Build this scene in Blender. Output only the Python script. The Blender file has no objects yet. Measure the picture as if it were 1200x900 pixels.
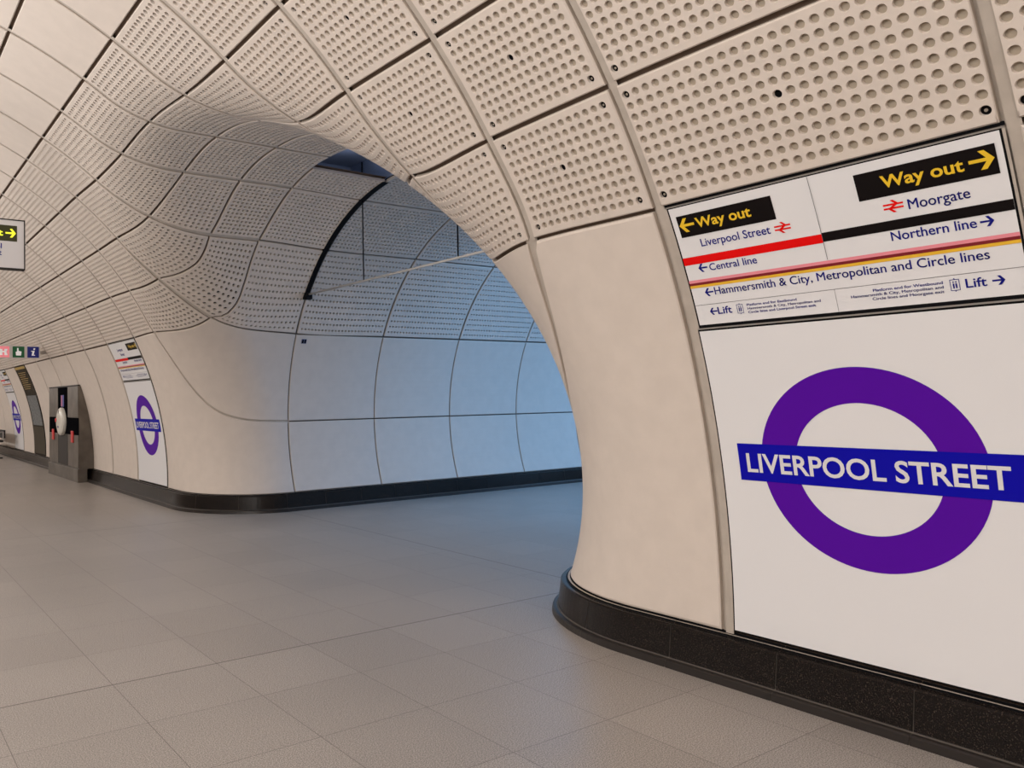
import bpy, math, random
import numpy as np
from mathutils import Matrix, Vector

random.seed(4)
SC = bpy.context.scene
COL = SC.collection

# ------------------------------------------------------------------ camera
CW, CH_, FPX = 1200.0, 900.0, 922.60
YAW, PITCH, ROLL = 0.56491, 0.02812, -0.01602
EYE = (0.0, 0.0, 1.60)
cam_data = bpy.data.cameras.new('camera')
cam = bpy.data.objects.new('camera', cam_data)
COL.objects.link(cam)
fw = Vector((math.sin(YAW) * math.cos(PITCH), math.cos(YAW) * math.cos(PITCH), math.sin(PITCH)))
rt = Vector((math.cos(YAW), -math.sin(YAW), 0))
up = rt.cross(fw)
cx_ = rt * math.cos(ROLL) + up * math.sin(ROLL)
cy_ = up * math.cos(ROLL) - rt * math.sin(ROLL)
cam.matrix_world = Matrix(((cx_.x, cy_.x, -fw.x, EYE[0]), (cx_.y, cy_.y, -fw.y, EYE[1]),
                           (cx_.z, cy_.z, -fw.z, EYE[2]), (0, 0, 0, 1)))
cam_data.sensor_width = 36.0
cam_data.lens = FPX / CW * 36.0
cam_data.shift_x = 188.54 / CW
cam_data.shift_y = (441.44 - 450.0) / CW
cam_data.clip_start = 0.05
cam_data.clip_end = 200
SC.camera = cam

# ------------------------------------------------------------------ light and exposure
SC.view_settings.view_transform = 'Standard'
SC.view_settings.look = 'None'
SC.view_settings.exposure = 0.0
SC.view_settings.gamma = 1.0
SC.view_settings.use_curve_mapping = False
world = bpy.data.worlds.new('world')
SC.world = world
world.use_nodes = True
world.node_tree.nodes['Background'].inputs[0].default_value = (0.6, 0.55, 0.5, 1)
world.node_tree.nodes['Background'].inputs[1].default_value = 0.0


def area(name, loc, rot, sx, sy, power, col):
    l = bpy.data.lights.new(name, 'AREA')
    l.shape = 'RECTANGLE'; l.size = sx; l.size_y = sy; l.energy = power; l.color = col
    o = bpy.data.objects.new(name, l); COL.objects.link(o)
    o.location = loc; o.rotation_euler = rot
    return o


WARM = (1.0, 0.975, 0.955)
COOL = (0.22, 0.52, 1.0)
UPR = (math.pi, 0, 0)
for y, kf in ((-4.0, 1.0), (1.5, 1.0), (7.0, .70), (12.5, .66), (18.5, .66), (25.0, .75), (32.0, .8), (40.0, .8)):
    area('concourse_uplight', (-1.9, y, 2.7), UPR, 0.5, 3.2, 172 * kf, WARM)          # uplighters along the concourse
    area('concourse_downlight', (-2.0, y, 3.6), (0, math.radians(-58), 0), 0.6, 4.0, 120 * kf, WARM)
area('passage_cool_light', (14.2, 7.3, 2.6), (0, math.radians(90), 0), 2.6, 4.6, 215, COOL)
area('passage_cool_fill', (8.9, 7.3, 4.05), (0, 0, 0), 1.6, 1.6, 95, COOL)  # unseen fill added to spread the cool tint along the passage
area('passage_end_fill', (13.5, 7.3, 2.6), (0, math.radians(-90), 0), 2.0, 4.0, 28, COOL)  # added fill aimed at the end wall, which would otherwise stay dark
area('slot_fill', (4.95, 7.3, 4.34), UPR, .5, 1.2, 5.0, (0.62, 0.72, 1.0))  # invented fill inside the recess, only there to brighten its lining

# ------------------------------------------------------------------ materials
def mat(name, col, rough=0.6, metal=0.0, spec=0.5, emit=None, estr=0.0):
    m = bpy.data.materials.new(name); m.use_nodes = True
    b = m.node_tree.nodes['Principled BSDF']
    b.inputs['Base Color'].default_value = (*col, 1)
    b.inputs['Roughness'].default_value = rough
    b.inputs['Metallic'].default_value = metal
    b.inputs['Specular IOR Level'].default_value = spec
    if emit:
        b.inputs['Emission Color'].default_value = (*emit, 1)
        b.inputs['Emission Strength'].default_value = estr
    return m


def noise_mat(name, c1, c2, scale, rough, detail=6, spec=0.4, bump=0.0, bscale=60, coord='Object', lo=.35, hi=.65):
    m = mat(name, c1, rough, spec=spec)
    nt = m.node_tree; b = nt.nodes['Principled BSDF']
    tc = nt.nodes.new('ShaderNodeTexCoord')
    n = nt.nodes.new('ShaderNodeTexNoise'); n.inputs['Scale'].default_value = scale; n.inputs['Detail'].default_value = detail
    r = nt.nodes.new('ShaderNodeValToRGB')
    r.color_ramp.elements[0].position = lo; r.color_ramp.elements[1].position = hi
    r.color_ramp.elements[0].color = (*c1, 1); r.color_ramp.elements[1].color = (*c2, 1)
    nt.links.new(tc.outputs[coord], n.inputs['Vector'])
    nt.links.new(n.outputs['Fac'], r.inputs['Fac'])
    nt.links.new(r.outputs['Color'], b.inputs['Base Color'])
    if bump:
        n2 = nt.nodes.new('ShaderNodeTexNoise'); n2.inputs['Scale'].default_value = bscale; n2.inputs['Detail'].default_value = 5
        bp = nt.nodes.new('ShaderNodeBump'); bp.inputs['Strength'].default_value = bump; bp.inputs['Distance'].default_value = 0.004
        nt.links.new(tc.outputs[coord], n2.inputs['Vector'])
        nt.links.new(n2.outputs['Fac'], bp.inputs['Height'])
        nt.links.new(bp.outputs['Normal'], b.inputs['Normal'])
    return m


M = {}
M['grc'] = noise_mat('cladding_concrete', (0.64, 0.563, 0.498), (0.67, 0.59, 0.522), 7.0, 0.62, spec=0.25, bump=0.12, bscale=90)
M['edge'] = noise_mat('cladding_edge', (0.50, 0.42, 0.35), (0.56, 0.48, 0.41), 9.0, 0.7, spec=0.2)
M['groove'] = noise_mat('joint_cover', (0.43, 0.375, 0.32), (0.49, 0.43, 0.37), 8.0, 0.6, spec=0.3)
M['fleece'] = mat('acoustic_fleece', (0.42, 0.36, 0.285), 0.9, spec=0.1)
M['fleece_passage'] = mat('fleece_hole_shade_passage', (0.012, 0.011, 0.012), 0.9, spec=0.0)  # copy of the fleece taken near black: hole shade put into the colour
M['fleece_far'] = mat('fleece_hole_shade_far', (0.034, 0.029, 0.025), 0.9, spec=0.02)  # fleece darkened for distant panels, shade in the holes painted in
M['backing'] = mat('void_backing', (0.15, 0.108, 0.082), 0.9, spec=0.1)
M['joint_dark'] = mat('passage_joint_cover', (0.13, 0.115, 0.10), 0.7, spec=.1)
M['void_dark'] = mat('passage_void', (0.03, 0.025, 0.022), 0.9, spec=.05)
M['black'] = mat('black_gasket', (0.006, 0.006, 0.007), 0.7, spec=.08)
M['steel'] = mat('fixing_steel', (0.55, 0.5, 0.42), 0.35, 1.0)
M['glass_white'] = mat('white_back_painted_glass', (0.745, 0.735, 0.74), 0.35, spec=0.2)
M['purple'] = mat('roundel_purple', (0.088, 0.003, 0.34), 0.5, spec=.1)
M['blue'] = mat('roundel_blue', (0.004, 0.003, 0.37), 0.5, spec=.1)
M['navy'] = mat('lettering_navy', (0.008, 0.010, 0.19), 0.5, spec=.1)
M['letter_white'] = mat('lettering_white', (0.72, 0.70, 0.70), 0.3)
M['sign_black'] = mat('sign_black', (0.006, 0.004, 0.004), 0.5, spec=.1)
M['yellow'] = mat('sign_yellow', (0.80, 0.52, 0.02), 0.3)
M['red'] = mat('line_red', (0.76, 0.004, 0.004), 0.5, spec=.1)
M['pink'] = mat('line_pink', (0.80, 0.26, 0.31), 0.3)
M['maroon'] = mat('line_maroon', (0.19, 0.004, 0.012), 0.3)
M['amber'] = mat('line_amber', (0.80, 0.46, 0.03), 0.3)
M['hair'] = mat('dividing_line', (0.10, 0.09, 0.10), 0.4)
M['alu'] = mat('aluminium_frame', (0.45, 0.42, 0.39), 0.4, 0.8)


def granite():
    m = mat('black_granite', (0.02, 0.016, 0.014), 0.24, spec=0.28)
    nt = m.node_tree; b = nt.nodes['Principled BSDF']
    tc = nt.nodes.new('ShaderNodeTexCoord')
    n = nt.nodes.new('ShaderNodeTexNoise'); n.inputs['Scale'].default_value = 160; n.inputs['Detail'].default_value = 8
    r = nt.nodes.new('ShaderNodeValToRGB')
    e = r.color_ramp.elements
    e[0].position = 0.56; e[0].color = (0.006, 0.0042, 0.0035, 1)
    e[1].position = 0.80; e[1].color = (0.10, 0.075, 0.06, 1)
    nt.links.new(tc.outputs['Object'], n.inputs['Vector']); nt.links.new(n.outputs['Fac'], r.inputs['Fac'])
    nt.links.new(r.outputs['Color'], b.inputs['Base Color'])
    return m


M['granite'] = granite()
M['grout'] = mat('kerb_grout', (0.10, 0.085, 0.072), 0.8)
M['cove'] = mat('kerb_cove', (0.022, 0.018, 0.016), 0.3, spec=.35)

FX0, FY0, TP = 0.618, 4.547, 0.6316


def floor_mat():
    m = mat('terrazzo_tiles', (0.3, 0.27, 0.24), 0.38, spec=0.35)
    nt = m.node_tree; N = nt.nodes; L = nt.links; b = N['Principled BSDF']
    tc = N.new('ShaderNodeTexCoord'); sp = N.new('ShaderNodeSeparateXYZ'); L.new(tc.outputs['Object'], sp.inputs[0])

    def math_(op, a, v=None, v2=None):
        n = N.new('ShaderNodeMath'); n.operation = op
        if isinstance(a, (int, float)): n.inputs[0].default_value = a
        else: L.new(a, n.inputs[0])
        if v is not None:
            if isinstance(v, (int, float)): n.inputs[1].default_value = v
            else: L.new(v, n.inputs[1])
        if v2 is not None: n.inputs[2].default_value = v2
        return n.outputs[0]
    u = math_('DIVIDE', math_('SUBTRACT', sp.outputs[0], FX0), TP)
    v = math_('DIVIDE', math_('SUBTRACT', sp.outputs[1], FY0), TP)
    iu, iv = math_('FLOOR', u), math_('FLOOR', v)

    def dist(w):
        f = math_('FRACT', w); return math_('MINIMUM', f, math_('SUBTRACT', 1.0, f))
    dx, dy = dist(u), dist(v)
    thin = math_('MAXIMUM', math_('LESS_THAN', dx, 0.0028), math_('LESS_THAN', dy, 0.0028))

    def line(s, c, w):
        return math_('LESS_THAN', math_('ABSOLUTE', math_('SUBTRACT', s, c)), w)
    thick = math_('MAXIMUM', math_('MAXIMUM', line(sp.outputs[1], 4.553, 0.004), line(sp.outputs[1], 10.12, 0.006)), line(sp.outputs[0], 5.262, 0.006))
    cb = N.new('ShaderNodeCombineXYZ'); L.new(iu, cb.inputs[0]); L.new(iv, cb.inputs[1])
    wn = N.new('ShaderNodeTexWhiteNoise'); wn.noise_dimensions = '2D'; L.new(cb.outputs[0], wn.inputs['Vector'])
    n1 = N.new('ShaderNodeTexNoise'); n1.inputs['Scale'].default_value = 175; n1.inputs['Detail'].default_value = 4
    n1.inputs['Roughness'].default_value = 0.6
    L.new(tc.outputs['Object'], n1.inputs['Vector'])
    r1 = N.new('ShaderNodeValToRGB'); e = r1.color_ramp.elements
    e[0].position = 0.40; e[0].color = (0.165, 0.147, 0.133, 1); e[1].position = 0.60; e[1].color = (0.50, 0.452, 0.41, 1)
    L.new(n1.outputs['Fac'], r1.inputs['Fac'])
    n2 = N.new('ShaderNodeTexNoise'); n2.inputs['Scale'].default_value = 0.9; n2.inputs['Detail'].default_value = 6
    L.new(tc.outputs['Object'], n2.inputs['Vector'])
    k = math_('MULTIPLY_ADD', wn.outputs['Value'], 0.08, 0.86)
    k2 = math_('MULTIPLY_ADD', n2.outputs['Fac'], 0.28, 0.86)
    kk = math_('MULTIPLY', k, k2)
    mx = N.new('ShaderNodeVectorMath'); mx.operation = 'SCALE'; L.new(r1.outputs['Color'], mx.inputs[0]); L.new(kk, mx.inputs['Scale'])
    m1 = N.new('ShaderNodeMixRGB'); L.new(math_('MULTIPLY', thin, 0.75), m1.inputs['Fac']); L.new(mx.outputs[0], m1.inputs[1]); m1.inputs[2].default_value = (0.06, 0.05, 0.045, 1)
    m2 = N.new('ShaderNodeMixRGB'); L.new(math_('MULTIPLY', thick, 0.85), m2.inputs['Fac']); L.new(m1.outputs[0], m2.inputs[1]); m2.inputs[2].default_value = (0.05, 0.04, 0.035, 1)
    L.new(m2.outputs[0], b.inputs['Base Color'])
    rr = math_('MULTIPLY_ADD', n2.outputs['Fac'], 0.18, 0.30)
    L.new(rr, b.inputs['Roughness'])
    return m


M['floor'] = floor_mat()


def glass_mat(name, tint, refl=0.12):
    m = bpy.data.materials.new(name); m.use_nodes = True
    nt = m.node_tree; nt.nodes.clear()
    out = nt.nodes.new('ShaderNodeOutputMaterial')
    tr = nt.nodes.new('ShaderNodeBsdfTransparent'); tr.inputs[0].default_value = (*tint, 1)
    gl = nt.nodes.new('ShaderNodeBsdfGlossy'); gl.inputs['Roughness'].default_value = 0.03
    fr = nt.nodes.new('ShaderNodeFresnel'); fr.inputs[0].default_value = 1.12
    mx = nt.nodes.new('ShaderNodeMixShader')
    nt.links.new(fr.outputs[0], mx.inputs[0]); nt.links.new(tr.outputs[0], mx.inputs[1]); nt.links.new(gl.outputs[0], mx.inputs[2])
    nt.links.new(mx.outputs[0], out.inputs[0])
    return m


M['smoke_glass'] = glass_mat('tinted_glass', (0.955, 0.965, 0.975))

# ------------------------------------------------------------------ tunnel surface
XC, ZC = -0.6437, 0.4509
PC = [0.004361390972389245, 0.020683142630478452, -0.16038275903211197, 0.19133331898089484, -0.0833265792024004, 4.797625286522399]
YB, RB, WB, ZB = 7.30, 2.956, 0.102, 1.281
RF_FAR, RF_NEAR = 1.20, 1.12
ZK = 0.2583                       # foot of the cladding


def F(x, y, z):
    """signed distance to the lining of concourse plus cross passage: negative in the air, rounded where the two meet"""
    a = np.hypot(x - XC, z - ZC) - np.polyval(PC, np.arctan2(z - ZC, x - XC))
    w = np.maximum(np.abs(y - YB) - WB, 0); b = np.hypot(w, z - ZB) - RB
    sa = (z - ZC) / np.maximum(np.hypot(x - XC, z - ZC), 1e-6); sb = (z - ZB) / np.maximum(np.hypot(w, z - ZB), 1e-6)
    q = np.clip((y - YB) / 2.0 * 0.5 + 0.5, 0, 1); RF = RF_NEAR + (RF_FAR - RF_NEAR) * q
    co = np.clip(sa * sb, -.9, .97); si2 = 1 - co * co
    s = ((RF - a) - (RF - b) * co) / si2; t = ((RF - b) - (RF - a) * co) / si2
    qq = ((a - RF) ** 2 + (b - RF) ** 2 - 2 * (a - RF) * (b - RF) * co) / si2
    return np.where((s > 0) & (t > 0), RF - np.sqrt(np.maximum(qq, 0)), np.minimum(a, b))


def grad(P):
    h = 1e-4; x, y, z = P[..., 0], P[..., 1], P[..., 2]
    return np.stack([(F(x + h, y, z) - F(x - h, y, z)), (F(x, y + h, z) - F(x, y - h, z)), (F(x, y, z + h) - F(x, y, z - h))], -1) / (2 * h)


def project(P, n=4):
    for _ in range(n):
        g = grad(P); f = F(P[..., 0], P[..., 1], P[..., 2])
        P = P - g * (f / np.maximum((g * g).sum(-1), 1e-6))[..., None]
    return P


def normal(P):
    g = grad(P); return g / np.linalg.norm(g, axis=-1, keepdims=True)      # points into the rock


def ztop(x, y):
    lo, hi = 0.9, 9.0
    for _ in range(45):
        m = (lo + hi) / 2
        if F(np.array(x), np.array(y), np.array(m)) > 0: hi = m
        else: lo = m
    return (lo + hi) / 2


# concourse section by arc length s (s = 0 at the top of the lower panels)
_S = np.linspace(-3.2, 5.45, 866)
_ps = 0.46184034 + 0.20897771 * _S + 0.00620541 * _S ** 2 / 2 - 0.00138151 * _S ** 3 / 6
_X = np.concatenate([[0], np.cumsum((-np.sin(_ps[1:]) - np.sin(_ps[:-1])) / 2 * np.diff(_S))])
_Z = np.concatenate([[0], np.cumsum((np.cos(_ps[1:]) + np.cos(_ps[:-1])) / 2 * np.diff(_S))])
_X += 3.64018 - np.interp(0, _S, _X); _Z += 2.58313 - np.interp(0, _S, _Z)


def sect(s):
    return np.interp(s, _S, _X), np.interp(s, _S, _Z), np.interp(s, _S, _ps)


# joint planes
YG = {-1: 1.135, 0: 2.652, 1: 3.585, 2: 4.52, 3: 5.445, 4: 6.372, 5: 7.30, 6: 8.228, 7: 9.155, 8: 10.08, 9: 11.01, 10: 11.94}
PITCHY = 1.517
for j in range(11, 34): YG[j] = 11.94 + PITCHY * (j - 10) + (0.03 if j > 11 else 0)
for j in range(-2, -9, -1): YG[j] = 1.135 + PITCHY * (j + 1)
XI = {3: (2.395, 2.395, 2.365, 2.354, 2.354), 2: (3.075, 3.08, 2.985, 2.862, 2.866),
      1: (3.745, 3.755, 3.76, 3.405, 3.295), 0: (4.41, 4.425, 4.43, 4.135, 3.643)}
XREG = {3: 2.3545, 2: 2.8661, 1: 3.2848, 0: 3.6402}
SI = {4: 2.7496, 5: 3.4475, 6: 4.14, 7: 4.83, 8: 5.42}
XB1, XBP = 5.453, 1.5355
WI = {0: 0.0, 1: 0.97, 2: 1.90, 3: 2.771}
_nc = {}


def node(i, j):
    if (i, j) in _nc: return _nc[(i, j)]
    m = abs(j - 5)
    if i >= 4:
        x, z, _ = sect(SI[i]); p = (x, YG[j], z)
    elif i >= 0:
        x = XI[i][m] if m <= 4 else XREG[i]; p = (x, YG[j], ztop(x, YG[j]))
    else:
        x = XB1 + XBP * (-1 - i)
        if m > 3: p = (x, YB + math.copysign(3.06, j - 5), ZB)
        else:
            y = YB + math.copysign(WI[m], j - 5); p = (x, y, ztop(x, y))
    p = np.array(p, float); _nc[(i, j)] = p
    return p


def ghost(i, j):
    if i == -1 and abs(j - 5) >= 5:
        x, z, _ = sect(-0.69); return np.array((x, YG[j], z))
    if i == -1 and abs(j - 5) == 4:
        y = 10.82; y = y if j > 5 else 2 * YB - y
        return np.array((3.88, y, 2.05))
    return node(i, j)


def crv(p0, p1, p2, p3, t):
    """chordal Catmull-Rom between p1 and p2"""
    d1 = np.linalg.norm(p1 - p0); d2 = np.linalg.norm(p2 - p1); d3 = np.linalg.norm(p3 - p2)
    m1 = ((p1 - p0) / d1 * d2 + (p2 - p1) / d2 * d1) / (d1 + d2) * d2
    m2 = ((p2 - p1) / d2 * d3 + (p3 - p2) / d3 * d2) / (d2 + d3) * d2
    t = t[..., None]
    return (2 * t ** 3 - 3 * t ** 2 + 1) * p1 + (t ** 3 - 2 * t ** 2 + t) * m1 + (-2 * t ** 3 + 3 * t ** 2) * p2 + (t ** 3 - t ** 2) * m2


def edge_i(i, j, t):                 # from node(i,j) to node(i+1,j)
    p1, p2 = node(i, j), node(i + 1, j)
    p0 = ghost(i - 1, j) if (i - 1 >= -7) else 2 * p1 - p2
    p3 = node(i + 2, j) if i + 2 <= 8 else 2 * p2 - p1
    return project(crv(p0, p1, p2, p3, t), 3)


EXTRA = {0: ((4.44, 9.40), (4.455, 9.66), (4.42, 9.87), (4.305, 9.995)), 1: ((3.768, 9.38), (3.745, 9.52), (3.625, 9.73))}


def edge_j(i, j, t):                 # from node(i,j) to node(i,j+1)
    if i in EXTRA and j in (2, 7):
        xs = [(x, y if j == 7 else 2 * YB - y) for x, y in EXTRA[i]]
        if j == 2: xs = xs[::-1]
        pts = [node(i, j - 1), node(i, j)] + [np.array((x, y, ztop(x, y))) for x, y in xs] + [node(i, j + 1), node(i, j + 2)]
        q = np.linspace(0, 1, 12); segs = [crv(pts[k - 1], pts[k], pts[k + 1], pts[k + 2], q)[:-1] for k in range(1, len(pts) - 2)]
        c = np.concatenate(segs + [pts[-2][None]]); L = np.concatenate([[0], np.cumsum(np.linalg.norm(np.diff(c, axis=0), axis=1))]); L /= L[-1]
        return project(np.stack([np.interp(t, L, c[:, k]) for k in range(3)], -1), 3)
    p1, p2 = node(i, j), node(i, j + 1)
    p0 = node(i, j - 1) if (j - 1) in YG else 2 * p1 - p2
    p3 = node(i, j + 2) if (j + 2) in YG else 2 * p2 - p1
    return project(crv(p0, p1, p2, p3, t), 3)


def cell_surface(i, j):
    """S(u,v): u runs along j, v along i, on the lining between four joint crossings"""
    c00, c10, c01, c11 = node(i, j), node(i, j + 1), node(i + 1, j), node(i + 1, j + 1)

    def S(u, v):
        b, t = edge_j(i, j, u), edge_j(i + 1, j, u)
        l, r = edge_i(i, j, v), edge_i(i, j + 1, v)
        U, V = u[..., None], v[..., None]
        P = (1 - V) * b + V * t + (1 - U) * l + U * r - ((1 - U) * (1 - V) * c00 + U * (1 - V) * c10 + (1 - U) * V * c01 + U * V * c11)
        P = project(P, 4)
        return P, normal(P)
    S.lu = (np.linalg.norm(c10 - c00) + np.linalg.norm(c11 - c01)) / 2
    S.lv = (np.linalg.norm(c01 - c00) + np.linalg.norm(c11 - c10)) / 2
    return S


# lower walls: t runs along the foot of the wall and round the corner, z is height
CX, CY, CR = 5.36, 11.44, 1.20
TL = math.pi / 2 * CR


def T_of_Y(y): return -(y - CY)


def T_of_X(x): return TL + (x - CX)


def wall_pt(t, z, near=False, level=0.0, z_for_t=None):
    t = np.asarray(t, float); z = np.asarray(z, float); t, z = np.broadcast_arrays(t, z)
    a = np.clip(t / CR, 0, math.pi / 2)
    ox = CX + np.maximum(t - TL, 0); oy = CY + np.maximum(-t, 0)
    dx, dy = -np.cos(a), -np.sin(a)
    lo = np.zeros(t.shape); hi = np.full(t.shape, 3.2)
    for _ in range(42):
        m = (lo + hi) / 2; y = oy + dy * m
        if near: y = 2 * YB - y
        v = F(ox + dx * m, y, z) > level
        lo = np.where(v, m, lo); hi = np.where(v, hi, m)
    m = (lo + hi) / 2; y = oy + dy * m
    if near: y = 2 * YB - y
    return np.stack([ox + dx * m, y, z], -1)


def to_t(P, near=False):
    x, y = P[..., 0], P[..., 1]
    if near: y = 2 * YB - y
    return np.where((y > CY) & (x < CX), -(y - CY), np.where(x > CX, TL + x - CX, CR * np.arctan2(CY - y, CX - x)))


def wall_surface(t0, t1, zlo, zhi, near=False, lu=None):
    def S(u, v):
        t = t0 + (t1 - t0) * u
        a, b = zlo(t), zhi(t)
        P = wall_pt(t, a + (b - a) * v, near)
        return P, normal(P)
    S.lu = abs(t1 - t0) if lu is None else lu; S.lv = float(zhi(np.array((t0 + t1) / 2)) - zlo(np.array((t0 + t1) / 2)))
    return S


# ------------------------------------------------------------------ mesh helpers
class MB:
    def __init__(s): s.v = []; s.f = []; s.m = []; s.n = 0

    def add(s, P, faces, mi=0):
        P = np.asarray(P, float).reshape(-1, 3); s.v.append(P)
        for f in faces: s.f.append(tuple(int(a) + s.n for a in f)); s.m.append(mi)
        s.n += len(P)

    def box(s, c, h, mi=0, R=None):
        q = np.array([(x, y, z) for x in (-1, 1) for y in (-1, 1) for z in (-1, 1)], float) * np.array(h)
        if R is not None: q = q @ np.array(R).T
        s.add(q + np.array(c), [(0, 1, 3, 2), (4, 6, 7, 5), (0, 4, 5, 1), (2, 3, 7, 6), (0, 2, 6, 4), (1, 5, 7, 3)], mi)

    def grid(s, P, mi=0):
        a, b = P.shape[:2]; idx = np.arange(a * b).reshape(a, b)
        s.add(P.reshape(-1, 3), np.stack([idx[:-1, :-1], idx[1:, :-1], idx[1:, 1:], idx[:-1, 1:]], -1).reshape(-1, 4), mi)

    def tube(s, p0, p1, r, n=10, mi=0):
        p0, p1 = np.array(p0, float), np.array(p1, float); d = p1 - p0; d /= np.linalg.norm(d)
        a = np.cross(d, (0, 0, 1) if abs(d[2]) < .9 else (1, 0, 0)); a /= np.linalg.norm(a); b = np.cross(d, a)
        th = np.arange(n) * 2 * math.pi / n
        c = r * (np.cos(th)[:, None] * a + np.sin(th)[:, None] * b)
        P = np.concatenate([p0 + c, p1 + c])
        fs = [(k, (k + 1) % n, n + (k + 1) % n, n + k) for k in range(n)] + [tuple(range(n))[::-1], tuple(range(n, 2 * n))]
        s.add(P, fs, mi)

    def mesh(s, name, mats, smooth=False):
        me = bpy.data.meshes.new(name)
        V = np.concatenate(s.v) if s.v else np.zeros((0, 3))
        me.from_pydata(V.tolist(), [], s.f)
        for m in mats: me.materials.append(m)
        me.polygons.foreach_set('material_index', np.array(s.m, dtype=np.int32))
        if smooth: me.polygons.foreach_set('use_smooth', np.ones(len(s.f), dtype=bool))
        me.update()
        return me

    def build(s, name, mats, parent=None, smooth=False):
        if not isinstance(mats, (list, tuple)): mats = [mats]
        return link(name, s.mesh(name, mats, smooth), parent)


def link(name, data, parent=None):
    o = bpy.data.objects.new(name, data); COL.objects.link(o)
    if parent is not None: o.parent = parent
    return o


def structure(o, label, cat):
    o['kind'] = 'structure'; o['label'] = label; o['category'] = cat
    return o


def thing(o, label, cat, group=None):
    o['label'] = label; o['category'] = cat
    if group: o['group'] = group
    return o


def empty(name, loc=(0, 0, 0)):
    o = bpy.data.objects.new(name, None); o.empty_display_size = 0.1; COL.objects.link(o); o.location = loc
    return o


def orient(P3, N):
    """faces are authored so that the room side is on the side of -N (N points into the rock)"""
    return P3


DEPTH = 0.034


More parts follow.
